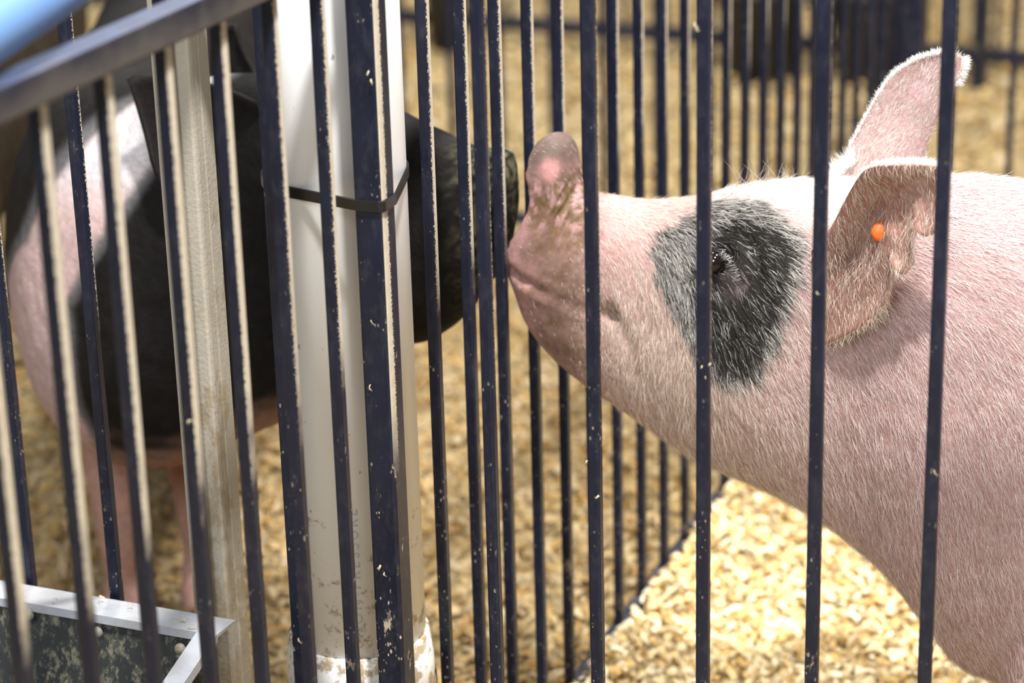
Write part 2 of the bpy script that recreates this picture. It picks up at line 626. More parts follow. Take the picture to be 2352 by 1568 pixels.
strap('cable_tie', 'black cable tie holding pipe to post at pig head height', band_loop(PR), 0,
      lambda x, y: .886 + .05*(x-PX)*.3, .0125, .0026)
strap('cable_tie', 'black cable tie around the pipe coupling near the bottom', band_loop(RC+.001), 0,
      lambda x, y: .262 + .55*(y-PY), .011, .0018)

# galvanized channel upright
zt = 1.17
prof = [(-.022, -.020), (.0185, -.020), (.0215, -.0185), (.0225, -.015), (.0225, -.004), (.0215, -.002), (.0225, 0), (.0225, .020), (-.022, .020)]
o = link('galvanized_upright', prism('galvanized_upright', prof, 0.02, zt), GALV_DIRTY, None, (-.2175, .0358, 0))
tag(o, 'dirt-caked grey galvanized upright beside the trough end', 'post')

# blue pole lying across the panel tops
a = at(0, 36, 2, 1.198); b = at(170, -72, 2, 1.198)
d = (b-a)/np.linalg.norm(b-a)
vs, fs = tube([a - d*2.0, a, b, b + d*.36], .030, 24)
o = link('pole', mesh_of('pole', vs, fs, True), BLUE_PIPE)
tag(o, 'pale blue round pole lying over the panel tops, upper left corner', 'pole')

# ------------------------------------------------------------------ feed trough
tr = thing('feed_trough', (-.182, -.015, 0), 'dirty black feed trough with shiny galvanized rim', 'trough')
BOLT = galv_material('bolt_metal', .6, (.20, .20, .19))
TZ = .398
TL = -1.25


def tprism(name, prof, x0, x1, mat):
    o = link(name, prism(name, [(y+.015, z) for y, z in prof], x0, x1, 'x'), mat, tr)
    return o


tprism('back_rim', [(-.016, TZ), (-.060, TZ+.003), (-.0605, TZ-.007), (-.058, TZ-.007), (-.057, TZ-.001), (-.016, TZ-.003)], TL, .012, GALV)
tprism('back_wall', [(-.052, TZ-.002), (-.055, TZ-.002), (-.098, .12), (-.13, .085), (-.20, .08), (-.20, .076), (-.128, .080), (-.094, .118)], TL, -.004, TROUGH)
tprism('front_wall', [(-.20, .08), (-.29, .12), (-.36, .315), (-.363, .315), (-.293, .117), (-.20, .076)], TL, -.004, TROUGH)
tprism('front_rim', [(-.355, .316), (-.395, .317), (-.395, .307), (-.393, .307), (-.392, .314), (-.355, .314)], TL, 0.0, GALV)
ep = [(-.053, TZ-.002), (-.098, .12), (-.13, .085), (-.20, .076), (-.293, .117), (-.362, .315)]
tprism('end_panel', ep, -.006, -.002, TROUGH)
tprism('end_panel', ep, TL, TL+.004, TROUGH)
# sloping galvanized edge of the right-hand end panel
vs, fs = [], []
for (y, z) in ((-.0605, TZ+.003), (-.36, .318)):
    for dx, dz in ((-.012, 0), (.012, 0), (.012, -.012), (.0095, -.012), (.0095, -.003), (-.012, -.003)):
        vs.append((dx, y+.015, z+dz))
fs = [(i, (i+1) % 6, 6+(i+1) % 6, 6+i) for i in range(6)] + [(0, 1, 2, 3, 4, 5), (6, 7, 8, 9, 10, 11)]
link('end_rim', mesh_of('end_rim', vs, fs), GALV, tr)
for px, py in ((415, 1490), (224, 1452), (66, 1412), (-120, 1385)):
    p = at(px, py, 1, -.066)
    vs, fs = lathe([(.0068, 0), (.0066, .0025), (.0052, .0042), (.003, .0052), (.0002, .0056)], 14)
    nrm = Vector((0, -.98, .17)).normalized()
    q = Vector((0, 0, 1)).rotation_difference(nrm)
    vs = [q @ Vector(v) + Vector(p) - Vector((-.182, -.015, 0)) for v in vs]
    link('bolt', mesh_of('bolt', vs, fs, True), BOLT, tr)


# stray chips stuck to bars, post and rim
chips_v, chips_f = [], []
for px, py, ax_, val, sz in ((436, 968, 1, YA+3*SL-.0075, .007), (690, 1470, 1, YA+5*SL-.0075, .008), (872, 1302, 1, -.0062, .009), (886, 1318, 1, -.0062, .007),
                             (1880, 672, 1, -.0072, .0055), (1612, 842, 1, -.0072, .005), (1622, 866, 1, -.0072, .004), (1630, 836, 1, -.0072, .005), (1372, 1140, 1, -.0072, .007),
                             (1348, 1060, 1, -.0072, .005), (2150, 1085, 1, -.0072, .008), (1600, 58, 1, -.0078, .009), (1603, 66, 1, -.0078, .007), (852, 890, 1, -.0062, .009),
                             (858, 740, 1, -.0062, .009), (846, 168, 1, -.0062, .007), (855, 188, 1, -.0062, .008), (127, 1378, 2, .4025, .008), (300, 1392, 2, .4025, .008),
                             (440, 1442, 2, .4025, .012), (232, 1372, 2, .404, .012), (420, 1425, 2, .4025, .009), (20, 1372, 2, .4025, .010)):
    c = at(px, py, ax_, val); sz *= .62
    b = len(chips_v)
    az = RNG.uniform(-.9, .9)
    u_ = np.array([math.sin(az), 0, math.cos(az)]) if ax_ == 1 else np.array([math.cos(az), math.sin(az), 0])
    nn = np.array([0, -1.0, 0]) if ax_ == 1 else np.array([0, 0, 1.0])
    w_ = np.cross(u_, nn)
    for k in range(4):
        q = c + u_*sz*(k/3-.5)*1.3 + nn*(.0008 + .0022*math.sin(math.pi*k/3))
        ww = sz*RNG.uniform(.08, .30)
        q = q + w_*RNG.normal(0, sz*.12)
        chips_v += [q - w_*ww, q + w_*ww]
    chips_f += [(b+2*k, b+2*k+1, b+2*k+3, b+2*k+2) for k in range(3)]
m = mesh_of('stuck_shavings', chips_v, chips_f)
o = link('stuck_shavings', m, simple('dry_chip', (.62, .53, .36), .8, 0, .35, 200))
tag(o, 'stray wood shavings stuck to the bars, post and trough rim', 'wood shavings', kind='stuff')

# ------------------------------------------------------------------ far things across the straw
RUBBER = simple('black_rubber', (.012, .012, .012), .6)
for px, py, lab in ((1745, 165, 'tall black rubber tub far back behind the middle divider bars'),
                    (2005, 172, 'second black rubber tub, just left of the pricked ear')):
    p = at(px, py, 2, 0)
    t = thing('feed_tub', (p[0], p[1], 0), lab, 'tub')
    vs, fs = lathe([(.0, .012), (.088, .012), (.112, .225), (.122, .232), (.126, .224), (.116, .212), (.094, 0), (.0, 0)], 36)
    link('tub_body', mesh_of('tub_body', vs, fs, True), RUBBER, t)
    for sg in (-1, 1):
        hp = [(sg*(.117 + .022*math.sin(a)), .035*math.cos(a), .195) for a in np.linspace(0, math.pi, 10)]
        vs, fs = tube(hp, .006, 8)
        link('handle', mesh_of('handle', vs, fs, True), RUBBER, t)
p = at(1030, 108, 2, 0)
t = thing('bucket', (p[0], p[1], 0), 'black bucket far back above the snout of the black pig', 'bucket')
vs, fs = lathe([(0, .006), (.045, .006), (.062, .20), (.066, .205), (.066, .195), (.063, .19), (.047, 0), (0, 0)], 28)
link('bucket_body', mesh_of('bucket_body', vs, fs, True), RUBBER, t)
hp = [(.064*math.cos(a), .02*math.sin(a), .19 + .075*math.sin(a)) for a in np.linspace(0, math.pi, 16)]
vs, fs = tube(hp, .003, 6)
link('handle', mesh_of('handle', vs, fs, True), GALV, t)
p = at(2247, 206, 2, 0)
o = link('corner_post', prism('corner_post', rounded_profile(.019, .019, .003), 0, 1.19), PAINT, None, (p[0], p[1], 0))
tag(o, 'far navy post just right of the pricked ear', 'post')


# ------------------------------------------------------------------ pigs
def spline(t, x, y):
    """Catmull-Rom / finite-difference cubic Hermite through (x, y)"""
    x = np.asarray(x, float); y = np.asarray(y, float)
    if y.ndim == 1: y = y[:, None]
    m = np.zeros_like(y)
    for i in range(len(x)):
        a, b = max(i-1, 0), min(i+1, len(x)-1)
        m[i] = (y[b]-y[a])/(x[b]-x[a])
    out = []
    for v in np.atleast_1d(t):
        i = int(np.clip(np.searchsorted(x, v)-1, 0, len(x)-2))
        h = x[i+1]-x[i]; s = (v-x[i])/h
        out.append((2*s**3-3*s**2+1)*y[i] + (s**3-2*s**2+s)*h*m[i] + (-2*s**3+3*s**2)*y[i+1] + (s**3-s**2)*h*m[i+1])
    return np.array(out)


def loft(rings, sub=6, n=48, cap=True):
    """rings: (top xyz, bottom xyz, lateral unit xyz, half width, k position of widest, exponent)"""
    K = len(rings)
    P = np.array([np.concatenate([r[0], r[1], r[2], [r[3], r[4], r[5]]]) for r in rings], float)
    t = np.linspace(0, K-1, (K-1)*sub+1)
    S = spline(t, np.arange(K), P)
    vs, fs = [], []
    for q in S:
        top, bot, lat = q[0:3], q[3:6], q[6:9]/np.linalg.norm(q[6:9])
        w, k, e = max(q[9], .003), q[10], q[11]
        c = bot + (top-bot)*k
        for i in range(n):
            a = 2*math.pi*i/n
            s, co = math.sin(a), math.cos(a)
            sx = math.copysign(abs(s)**(2/e), s)*w
            cz = math.copysign(abs(co)**(2/e), co)
            vs.append(c + lat*sx + (top-c)*max(cz, 0) + (bot-c)*max(-cz, 0))
    for j in range(len(S)-1):
        for i in range(n):
            i2 = (i+1) % n
            fs.append((j*n+i, j*n+i2, (j+1)*n+i2, (j+1)*n+i))
    fs.append(tuple(range(n))[::-1])
    fs.append(tuple(range((len(S)-1)*n, len(S)*n)))
    return vs, fs


def limb(stations, n=20, sub=5):
    """stations: (centre xyz, half length fore-aft, half width, fore direction)"""
    P = np.array([np.concatenate([s[0], [s[1], s[2]], s[3]]) for s in stations], float)
    t = np.linspace(0, len(P)-1, (len(P)-1)*sub+1)
    S = spline(t, np.arange(len(P)), P)
    vs, fs = [], []
    for q in S:
        f = q[5:8]/np.linalg.norm(q[5:8]); l = np.array([-f[1], f[0], 0])
        for i in range(n):
            a = 2*math.pi*i/n
            vs.append(q[:3] + f*q[3]*math.cos(a) + l*q[4]*math.sin(a))
    for j in range(len(S)-1):
        for i in range(n):
            i2 = (i+1) % n
            fs.append((j*n+i, j*n+i2, (j+1)*n+i2, (j+1)*n+i))
    fs.append(tuple(range(n))[::-1]); fs.append(tuple(range((len(S)-1)*n, len(S)*n)))
    return vs, fs


def legs(front, rear, fwd, groundz=0.0):
    """front/rear: list of (x, y, z_top) of the leg heads; fwd: heading. Legs with elbows, hocks and cloven hooves"""
    f = np.array([fwd[0], fwd[1], 0.0]); l = np.array([-f[1], f[0], 0.0])
    out = []
    for (x, y, zt) in front:
        c = np.array([x, y, 0.0])
        st = [(c + [0, 0, zt], .085, .060, f), (c + [0, 0, zt*.72] - f*.012, .068, .052, f),
              (c + [0, 0, zt*.48] + f*.006, .046, .040, f), (c + [0, 0, zt*.34] + f*.010, .038, .035, f),
              (c + [0, 0, zt*.18] + f*.006, .029, .028, f), (c + [0, 0, .055] + f*.008, .033, .032, f), (c + [0, 0, .035] + f*.016, .034, .032, f)]
        out.append(limb(st))
        for s in (-1, 1):
            hc = c + f*.022 + l*s*.016
            out.append(limb([(hc + [0, 0, .052], .024, .014, f), (hc + [0, 0, .02] + f*.010, .032, .016, f), (hc + [0, 0, groundz] + f*.014, .036, .0165, f)], 12, 3))
    for (x, y, zt) in rear:
        c = np.array([x, y, 0.0])
        st = [(c + [0, 0, zt] + f*.03, .130, .075, f), (c + [0, 0, zt*.78] + f*.045, .110, .070, f),
              (c + [0, 0, zt*.58] + f*.010, .068, .052, f), (c + [0, 0, zt*.40] - f*.055, .042, .036, f),
              (c + [0, 0, zt*.33] - f*.062, .038, .032, f), (c + [0, 0, zt*.18] - f*.035, .030, .028, f),
              (c + [0, 0, .055] - f*.015, .034, .032, f), (c + [0, 0, .035] - f*.006, .034, .032, f)]
        out.append(limb(st))
        for s in (-1, 1):
            hc = c + l*s*.016
            out.append(limb([(hc + [0, 0, .052], .024, .014, f), (hc + [0, 0, .02] + f*.010, .032, .016, f), (hc + [0, 0, groundz] + f*.014, .036, .0165, f)], 12, 3))
    return out


def fuse(name, parts, voxel, smooth_it=4):
    V, Fc = [], []
    for vs, fs in parts:
        b = len(V)
        V += [tuple(v) for v in vs]
        Fc += [tuple(i+b for i in f) for f in fs]
    m = mesh_of(name, V, Fc)
    bm = bmesh.new(); bm.from_mesh(m); bmesh.ops.recalc_face_normals(bm, faces=bm.faces); bm.to_mesh(m); bm.free()
    o = bpy.data.objects.new(name, m)
    COL.objects.link(o)
    md = o.modifiers.new('r', 'REMESH'); md.mode = 'VOXEL'; md.voxel_size = voxel
    sm = o.modifiers.new('s', 'SMOOTH'); sm.iterations = smooth_it; sm.factor = .5
    dg = bpy.context.evaluated_depsgraph_get()
    r = bpy.data.meshes.new_from_object(o.evaluated_get(dg))
    bpy.data.objects.remove(o); bpy.data.meshes.remove(m)
    n = len(r.vertices)
    v = np.empty(n*3); r.vertices.foreach_get('co', v)
    f = [tuple(p.vertices) for p in r.polygons]
    bpy.data.meshes.remove(r)
    return v.reshape(-1, 3), f


def normals(V, Fq):
    A = np.array([f[:3] for f in Fq]); 
    fn = np.cross(V[A[:, 1]]-V[A[:, 0]], V[A[:, 2]]-V[A[:, 0]])
    N = np.zeros_like(V)
    L = max(len(f) for f in Fq)
    for k in range(L):
        idx = np.array([f[k] if k < len(f) else f[0] for f in Fq])
        np.add.at(N, idx, fn)
    return N/np.maximum(np.linalg.norm(N, axis=1), 1e-12)[:, None]


def vnoise(V, s, off=0.0):
    return np.array([mnoise.noise(Vector((v[0]*s+off, v[1]*s, v[2]*s))) for v in V])


def seg_dist(P2, poly):
    """distance of 2-D points to a polyline"""
    d = np.full(len(P2), 1e9)
    for a, b in zip(poly[:-1], poly[1:]):
        a = np.array(a); b = np.array(b); ab = b-a
        t = np.clip(((P2-a) @ ab)/(ab @ ab), 0, 1)
        d = np.minimum(d, np.linalg.norm(P2-(a+t[:, None]*ab), axis=1))
    return d


def in_poly(P2, poly):
    x, y = P2[:, 0], P2[:, 1]
    c = np.zeros(len(P2), bool)
    n = len(poly)
    for i in range(n):
        x0, y0 = poly[i]; x1, y1 = poly[(i+1) % n]
        hit = ((y0 > y) != (y1 > y)) & (x < (x1-x0)*(y-y0)/((y1-y0) if y1 != y0 else 1e-9)+x0)
        c ^= hit
    return c


def signed(P2, poly):
    d = seg_dist(P2, list(poly)+[poly[0]])
    return np.where(in_poly(P2, poly), d, -d)


def sstep(x, a, b):
    t = np.clip((x-a)/(b-a), 0, 1)
    return t*t*(3-2*t)


def ear_grid(lo, hi, mid_push, nv=13, sub=4, thick=.0045, round_exp=1.0, relief=None):
    """leaf-shaped ear skin between two edge polylines (3-D), pushed along a vector in the middle; closed thin shell"""
    lo = spline(np.linspace(0, len(lo)-1, (len(lo)-1)*sub+1), np.arange(len(lo)), np.array(lo))
    hi = spline(np.linspace(0, len(hi)-1, (len(hi)-1)*sub+1), np.arange(len(hi)), np.array(hi))
    mp = spline(np.linspace(0, len(mid_push)-1, len(lo)), np.arange(len(mid_push)), np.array(mid_push))
    nu = len(lo)
    G = np.zeros((nu, nv, 3))
    for i in range(nu):
        for j in range(nv):
            s = j/(nv-1)
            G[i, j] = lo[i]*(1-s) + hi[i]*s + mp[i]*(math.sin(math.pi*s)**round_exp)
            if relief is not None: G[i, j] += relief(i/(nu-1), s)
    du = np.gradient(G, axis=0); dv = np.gradient(G, axis=1)
    N = np.cross(du, dv); N /= np.maximum(np.linalg.norm(N, axis=2), 1e-9)[..., None]
    th = np.full((nu, nv), thick)
    A = G + N*th[..., None]/2; B = G - N*th[..., None]/2
    V = np.concatenate([A.reshape(-1, 3), B.reshape(-1, 3)])
    off = nu*nv
    Fq = []
    for i in range(nu-1):
        for j in range(nv-1):
            a = i*nv+j
            Fq.append((a, a+nv, a+nv+1, a+1))
            Fq.append((off+a, off+a+1, off+a+nv+1, off+a+nv))
    ring = [i*nv for i in range(nu)] + [(nu-1)*nv+j for j in range(1, nv)] + [i*nv+nv-1 for i in range(nu-2, -1, -1)] + [j for j in range(nv-2, 0, -1)]
    for a, b in zip(ring, ring[1:]+ring[:1]):
        Fq.append((a, b, off+b, off+a)[::-1])
    return V, Fq, N


def hair_mesh(roots, dirs, lens, cols, normals_, width=.00035, droop=.25, seg=3):
    """tapering hair ribbons in one mesh"""
    n = len(roots)
    side = np.cross(dirs, normals_)
    side += RNG.normal(0, .35, side.shape)*1.0
    side -= dirs*np.sum(side*dirs, axis=1)[:, None]
    side /= np.maximum(np.linalg.norm(side, axis=1), 1e-9)[:, None]
    bend = RNG.normal(0, .18, n)
    V = np.zeros((n, 2*seg+1, 3))
    for k in range(seg+1):
        s = k/seg
        p = roots + dirs*(lens*s)[:, None] - normals_*(lens*droop*s*s)[:, None] + side*(lens*bend*s*s)[:, None]
        p[:, 2] -= lens*.06*s*s
        w = width*(1-.75*s)
        if k < seg:
            V[:, 2*k] = p - side*w; V[:, 2*k+1] = p + side*w
        else:
            V[:, 2*k] = p
    m = 2*seg+1
    base = (np.arange(n)*m)[:, None]
    fq = np.concatenate([base + np.array([2*k, 2*k+1, 2*k+3, 2*k+2]) for k in range(seg-1)])
    ft = base + np.array([2*seg-2, 2*seg-1, 2*seg])
    me = bpy.data.meshes.new('hair')
    nv = n*m
    loops = np.concatenate([fq.ravel(), ft.ravel()])
    me.vertices.add(nv); me.vertices.foreach_set('co', V.ravel())
    me.loops.add(len(loops)); me.loops.foreach_set('vertex_index', loops.astype(np.int32))
    starts = np.concatenate([np.arange(len(fq))*4, len(fq)*4 + np.arange(len(ft))*3])
    me.polygons.add(len(starts)); me.polygons.foreach_set('loop_start', starts.astype(np.int32))
    me.update(calc_edges=True)
    a = me.color_attributes.new('Col', 'FLOAT_COLOR', 'POINT')
    C = np.ones((n, m, 4)); C[:, :, :3] = cols[:, None, :]
    a.data.foreach_set('color', C.ravel())
    return me


def sample_surface(V, Fq, weight, n):
    """random points on triangles, weight per vertex. returns points, normals-free interpolation helper"""
    T = []
    for f in Fq:
        T.append(f[:3])
        if len(f) == 4: T.append((f[0], f[2], f[3]))
    T = np.array(T)
    area = np.linalg.norm(np.cross(V[T[:, 1]]-V[T[:, 0]], V[T[:, 2]]-V[T[:, 0]]), axis=1)/2
    p = area*weight[T].mean(axis=1)
    p /= p.sum()
    idx = RNG.choice(len(T), n, p=p)
    b = RNG.dirichlet((1, 1, 1), n)
    return T[idx], b


def interp(A, T, b):
    return (A[T]*b[:, :, None]).sum(axis=1) if A.ndim == 2 else (A[T]*b).sum(axis=1)


def skin_mesh(name, V, Fq, C, mat):
    m = mesh_of(name, V, Fq, True)
    a = m.color_attributes.new('Col', 'FLOAT_COLOR', 'POINT')
    a.data.foreach_set('color', np.concatenate([C, np.ones((len(C), 1))], axis=1).ravel())
    m.materials.append(mat)
    return m


# ---- the pink pig, nose pushed through the divider at x = 0, body running along +x
Y0 = .41
LATY = (0, 1, 0)


def S(px, py, y=Y0):
    return at(px, py, 1, y)


def ring(tp, bp, w, k=.5, e=2.2):
    return (S(*tp), S(*bp), LATY, w, k, e)


def ringw(x, zt, zb, w, k=.5, e=2.2):
    return (np.array([x, Y0, zt]), np.array([x, Y0, zb]), LATY, w, k, e)


pig_rings = [
    ring((1238, 356), (1182, 592), .036, .48, 2.6),
    ring((1240, 322), (1174, 608), .040, .48, 3.0),
    ring((1276, 308), (1184, 645), .042, .48, 3.0),
    ring((1308, 334), (1200, 695), .046, .48, 2.8),
    ring((1324, 402), (1222, 748), .046, .48, 2.4),
    ring((1348, 437), (1256, 795), .048, .48, 2.2),
    ring((1400, 447), (1310, 838), .054, .46, 2.3),
    ring((1490, 461), (1400, 908), .067, .45, 2.3),
    ring((1590, 457), (1510, 978), .083, .47, 2.3),
    ring((1680, 430), (1640, 1052), .100, .48, 2.2),
    ring((1780, 418), (1770, 1110), .112, .46, 2.2),
    ring((1880, 420), (1900, 1180), .118, .46, 2.2),
    ring((2010, 414), (2050, 1290), .128, .48, 2.2),
    ring((2140, 408), (2160, 1420), .150, .48, 2.2),
    ringw(.575, .838, .265, .170, .48, 2.2),
    ringw(.70, .835, .262, .178, .50, 2.3),
    ringw(.90, .838, .285, .178, .5, 2.3),
    ringw(1.15, .845, .290, .186, .48, 2.3),
    ringw(1.36, .82, .32, .182, .5, 2.3),
    ringw(1.50, .75, .39, .150, .52, 2.2),
    ringw(1.58, .66, .48, .075, .55, 2.1),
]


def build_pink_pig():
    parts = [loft(pig_rings)]
    parts += legs([(.665, Y0-.10, .44), (.70, Y0+.10, .44)], [(1.43, Y0-.11, .50), (1.47, Y0+.11, .50)], (-1, 0))
    # lower lip and chin
    parts.append(loft([(S(1188, 618), S(1200, 668), LATY, .020, .5, 2), (S(1205, 622), S(1222, 722), LATY, .032, .5, 2.2),
                       (S(1260, 640), S(1282, 795), LATY, .038, .5, 2.2), (S(1360, 690), S(1370, 868), LATY, .044, .5, 2.2)], 4, 24))
    tl = [(1.565, Y0, .70), (1.62, Y0, .70), (1.66, Y0-.03, .67), (1.655, Y0-.06, .63), (1.62, Y0-.05, .61), (1.61, Y0-.01, .625), (1.64, Y0, .62)]
    tp = spline(np.linspace(0, 6, 25), np.arange(7), np.array(tl))
    parts.append(tube(tp, list(np.linspace(.022, .006, 25)), 12))
    V, Fq = fuse('pig', parts, .0042, 5)
    V[:, 0] += .015*np.exp(-((V[:, 2]-.772)/.034)**2)*sstep(-V[:, 0], -.085, -.045)
    N = normals(V, Fq)
    near = V[:, 1] < Y0
    side = np.clip(np.abs(V[:, 1]-Y0)/.03, 0, 1)
    # project side features: pixels read on the plane of the near cheek
    def sp(px, py, y=.33):
        q = at(px, py, 1, y); return (q[0], q[2])
    XZ = V[:, [0, 2]]
    # mouth line with its folded corner
    mouth = [sp(1176, 606, .39), sp(1205, 640, .375), sp(1245, 668, .365), sp(1310, 700, .355), sp(1372, 722, .345), sp(1412, 722, .345)]
    dm = seg_dist(XZ, mouth)
    disp = -.0045*np.exp(-(dm/.0050)**2)*side*sstep(-XZ[:, 0], -.065, -.03)
    disp += -.0008*np.exp(-(dm/.007)**2)*side
    disp += .0012*np.exp(-((dm-.012)/.008)**2)*side
    corner = np.array(sp(1395, 722, .345)); dc = np.linalg.norm(XZ-corner, axis=1)
    disp += -.014*np.exp(-(dc/.013)**2)*side
    # fold below the mouth corner along the jowl
    fold = [sp(1420, 745, .34), sp(1440, 800, .33), sp(1450, 860, .33)]
    disp += -.003*np.exp(-(seg_dist(XZ, fold)/.010)**2)*side
    # eye socket and lids
    eye = np.array(sp(1652, 600, .315)); 
    de = np.linalg.norm((XZ-eye)*np.array([1.0, 1.15]), axis=1)
    disp += (-.010*np.exp(-(de/.026)**2) + .0060*np.exp(-((de-.021)/.0065)**2))*side
    furrow = [sp(1560, 640, .32), sp(1590, 615, .32), sp(1630, 600, .32)]
    dfur = seg_dist(XZ, furrow)
    disp += -.010*np.exp(-(dfur/.0055)**2)*side
    for ln in ([sp(1600, 560, .32), sp(1650, 548, .32), sp(1710, 560, .32)], [sp(1625, 655, .32), sp(1680, 665, .32), sp(1720, 640, .32)],
               [sp(1690, 545, .32), sp(1735, 580, .32), sp(1740, 630, .32)]):
        disp += -.0028*np.exp(-(seg_dist(XZ, ln)/.004)**2)*side
    # wrinkles over the nose behind the disc
    wr = (XZ - np.array(sp(1300, 470, .40))) @ np.array([.93, -.37])
    zone = np.exp(-((XZ[:, 0]-sp(1310, 480, .38)[0])/.026)**2)*sstep(V[:, 2], .70, .75)*sstep(-V[:, 2], -.815, -.790)
    disp += .0022*np.sin(wr*2*math.pi/.0085 + 2*vnoise(V, 40))*zone
    # groove behind the snout disc
    gro = [sp(1326, 425, .40), sp(1290, 480, .38), sp(1255, 560, .37), sp(1225, 640, .37)]
    disp += -.0025*np.exp(-(seg_dist(XZ, gro)/.006)**2)*sstep(V[:, 0], -.2, .02)
    # nostrils in the disc
    for sy in (-1, 1):
        q = S(1226, 452); q = np.array([q[0], Y0+sy*.018, q[2]])
        dn = np.linalg.norm(V-q, axis=1)
        disp += -.010*np.exp(-(dn/.0085)**2)
    # neck and throat folds, uneven muscle
    disp += .004*vnoise(V, 9) + .0012*vnoise(V, 38, 4.0)
    V = V + N*disp[:, None]
    N = normals(V, Fq)
    # ---------------- pigment
    n1 = vnoise(V, 22); n2 = vnoise(V, 90, 3.0); n3 = vnoise(V, 260, 7.0)
    C = np.tile(np.array([.43, .265, .260]), (len(V), 1))
    C += (n1*.03)[:, None]*np.array([1, .8, .8]) + (n2*.025)[:, None]
    def blend(m, c):
        nonlocal C
        m = np.clip(m, 0, 1)[:, None]
        C = C*(1-m) + np.array(c)*m
    # pinker nose bridge and snout
    blend(.6*np.exp(-(np.linalg.norm(XZ-np.array(sp(1420, 520, .36)), axis=1)/.055)**2), (.74, .42, .40))
    blend(sstep(-V[:, 0], -.075, -.03)*.55, (.68, .36, .36))
    blend(.7*np.exp(-(((V[:, 0]-.19)/.11)**2 + ((V[:, 2]-.62)/.09)**2)), (.49, .345, .275))
    # cream crown and nape
    blend(sstep(V[:, 2] + .03*n1, .775, .815)*sstep(V[:, 0], .12, .22)*sstep(-V[:, 0], -.52, -.40)*.8, (.76, .69, .62))
    # black patch about the eye
    pp = [(1465, 590), (1490, 548), (1560, 512), (1640, 490), (1705, 488), (1785, 520), (1843, 575), (1832, 650), (1812, 725),
          (1790, 795), (1742, 872), (1650, 872), (1606, 832), (1560, 745), (1505, 690)]
    poly = [sp(a, b, .315) for a, b in pp]
    sd = signed(XZ, poly) + .008*n2 + .004*n1
    near_m = near.astype(float)
    patch = sstep(sd, -.004, .006)*near_m
    core = sstep(sd, .007, .021)*near_m
    lw = sstep(-XZ[:, 0], -sp(1640, 700, .315)[0], -sp(1540, 700, .315)[0])      # grey front of the patch
    blend(patch*.92, (.075, .066, .060))
    blend(core*(1-.7*lw), (.018, .016, .015))
    blend(np.exp(-(dfur/.005)**2)*near_m*.8, (.015, .013, .012))
    # eyelid skin, greyish pink
    blend(.75*np.exp(-((np.linalg.norm(XZ-np.array(sp(1690, 655, .315)), axis=1))/.020)**2)*near_m, (.17, .125, .12))
    # dirt: muddy snout side and mouth, dung on the bridge
    mud = sstep(.5*n1 + .5*n2 + .35, .12, .55)
    zone = np.exp(-(seg_dist(XZ, [sp(1262, 590, .37), sp(1300, 660, .36), sp(1245, 690, .365), sp(1290, 790, .37)])/.036)**2)
    blend(zone*(.62+.38*mud), (.17, .105, .067))
    dung = np.exp(-(seg_dist(XZ, [sp(1245, 470, .38), sp(1290, 420, .39), sp(1315, 440, .39), sp(1330, 510, .38), sp(1250, 430, .385)])/.024)**2)
    blend(dung*sstep(n2+.6*n3, -.55, .1)*.97, (.11, .075, .028))
    streak = np.exp(-(seg_dist(XZ, [sp(1265, 500, .38), sp(1300, 560, .375), sp(1335, 545, .37)])/.018)**2)
    blend(streak*sstep(np.sin(wr*2*math.pi/.0085 + 2*vnoise(V, 40)) + n2, -.2, .7)*.8, (.26, .14, .055))
    stub = np.exp(-(seg_dist(XZ, [sp(1280, 540, .375), sp(1320, 640, .36), sp(1260, 680, .365), sp(1310, 800, .37)])/.055)**4)
    blend(stub*sstep(n3 + .3*n2, -.05, .35)*.55, (.20, .12, .075))
    # grey hairy cap at the top of the disc with a pink window below
    capd = np.linalg.norm(XZ-np.array(sp(1268, 345, .40)), axis=1)
    blend(np.exp(-(capd/.031)**4)*.95, (.115, .085, .068))
    blend(np.exp(-((np.linalg.norm(XZ-np.array(sp(1268, 385, .385)), axis=1))/.0125)**4)*.95, (.60, .30, .29))
    # dark line inside the mouth
    blend(np.exp(-(dm/.0035)**2)*side*.35, (.16, .09, .07))
    blend(np.exp(-(dc/.011)**2)*side*.55, (.17, .11, .08))
    # hooves
    blend(sstep(-V[:, 2], -.06, -.035), (.20, .15, .10))
    nb = len(V)

    # ---------------- near ear: cupped, opening to the camera, with notches cut from its lower edge
    lo = [(1868, 805, .300), (1930, 778, .272), (1995, 740, .256), (2036, 690, .248), (2048, 640, .243), (2050, 612, .240),
          (2074, 629, .234), (2096, 598, .231), (2099, 532, .231), (2124, 542, .228), (2150, 528, .225), (2172, 490, .225)]
    hi = [(1868, 575, .318), (1912, 520, .296), (1944, 455, .276), (1978, 398, .256), (2008, 381, .246), (2036, 378, .242),
          (2064, 377, .239), (2094, 376, .236), (2124, 377, .233), (2150, 380, .230), (2168, 392, .227), (2178, 430, .226)]
    L3 = [at(a, b, 1, y) for a, b, y in lo]; H3 = [at(a, b, 1, y) for a, b, y in hi]
    away = np.array([-.25, .92, -.05])
    push = [away*d for d in (.004, .014, .022, .027, .029, .029, .026, .022, .018, .013, .008, .004)]
    Ve, Fe, _ = ear_grid(L3, H3, push, nv=25, sub=6, thick=.0042, round_exp=.8,
                           relief=lambda u, v: away*(.013*math.exp(-((v-.50-.25*u)/.10)**2-((u-.28)/.22)**2) - .011*math.exp(-((v-.27)/.09)**2-((u-.36)/.26)**2) - .004*math.exp(-((v-.9)/.07)**2)))
    # far ear: pricked up
    lo2 = [(1895, 420, .475), (1950, 345, .482), (1984, 282, .488), (2016, 222, .490), (2052, 172, .490), (2104, 137, .488), (2156, 122, .484), (2190, 124, .478)]
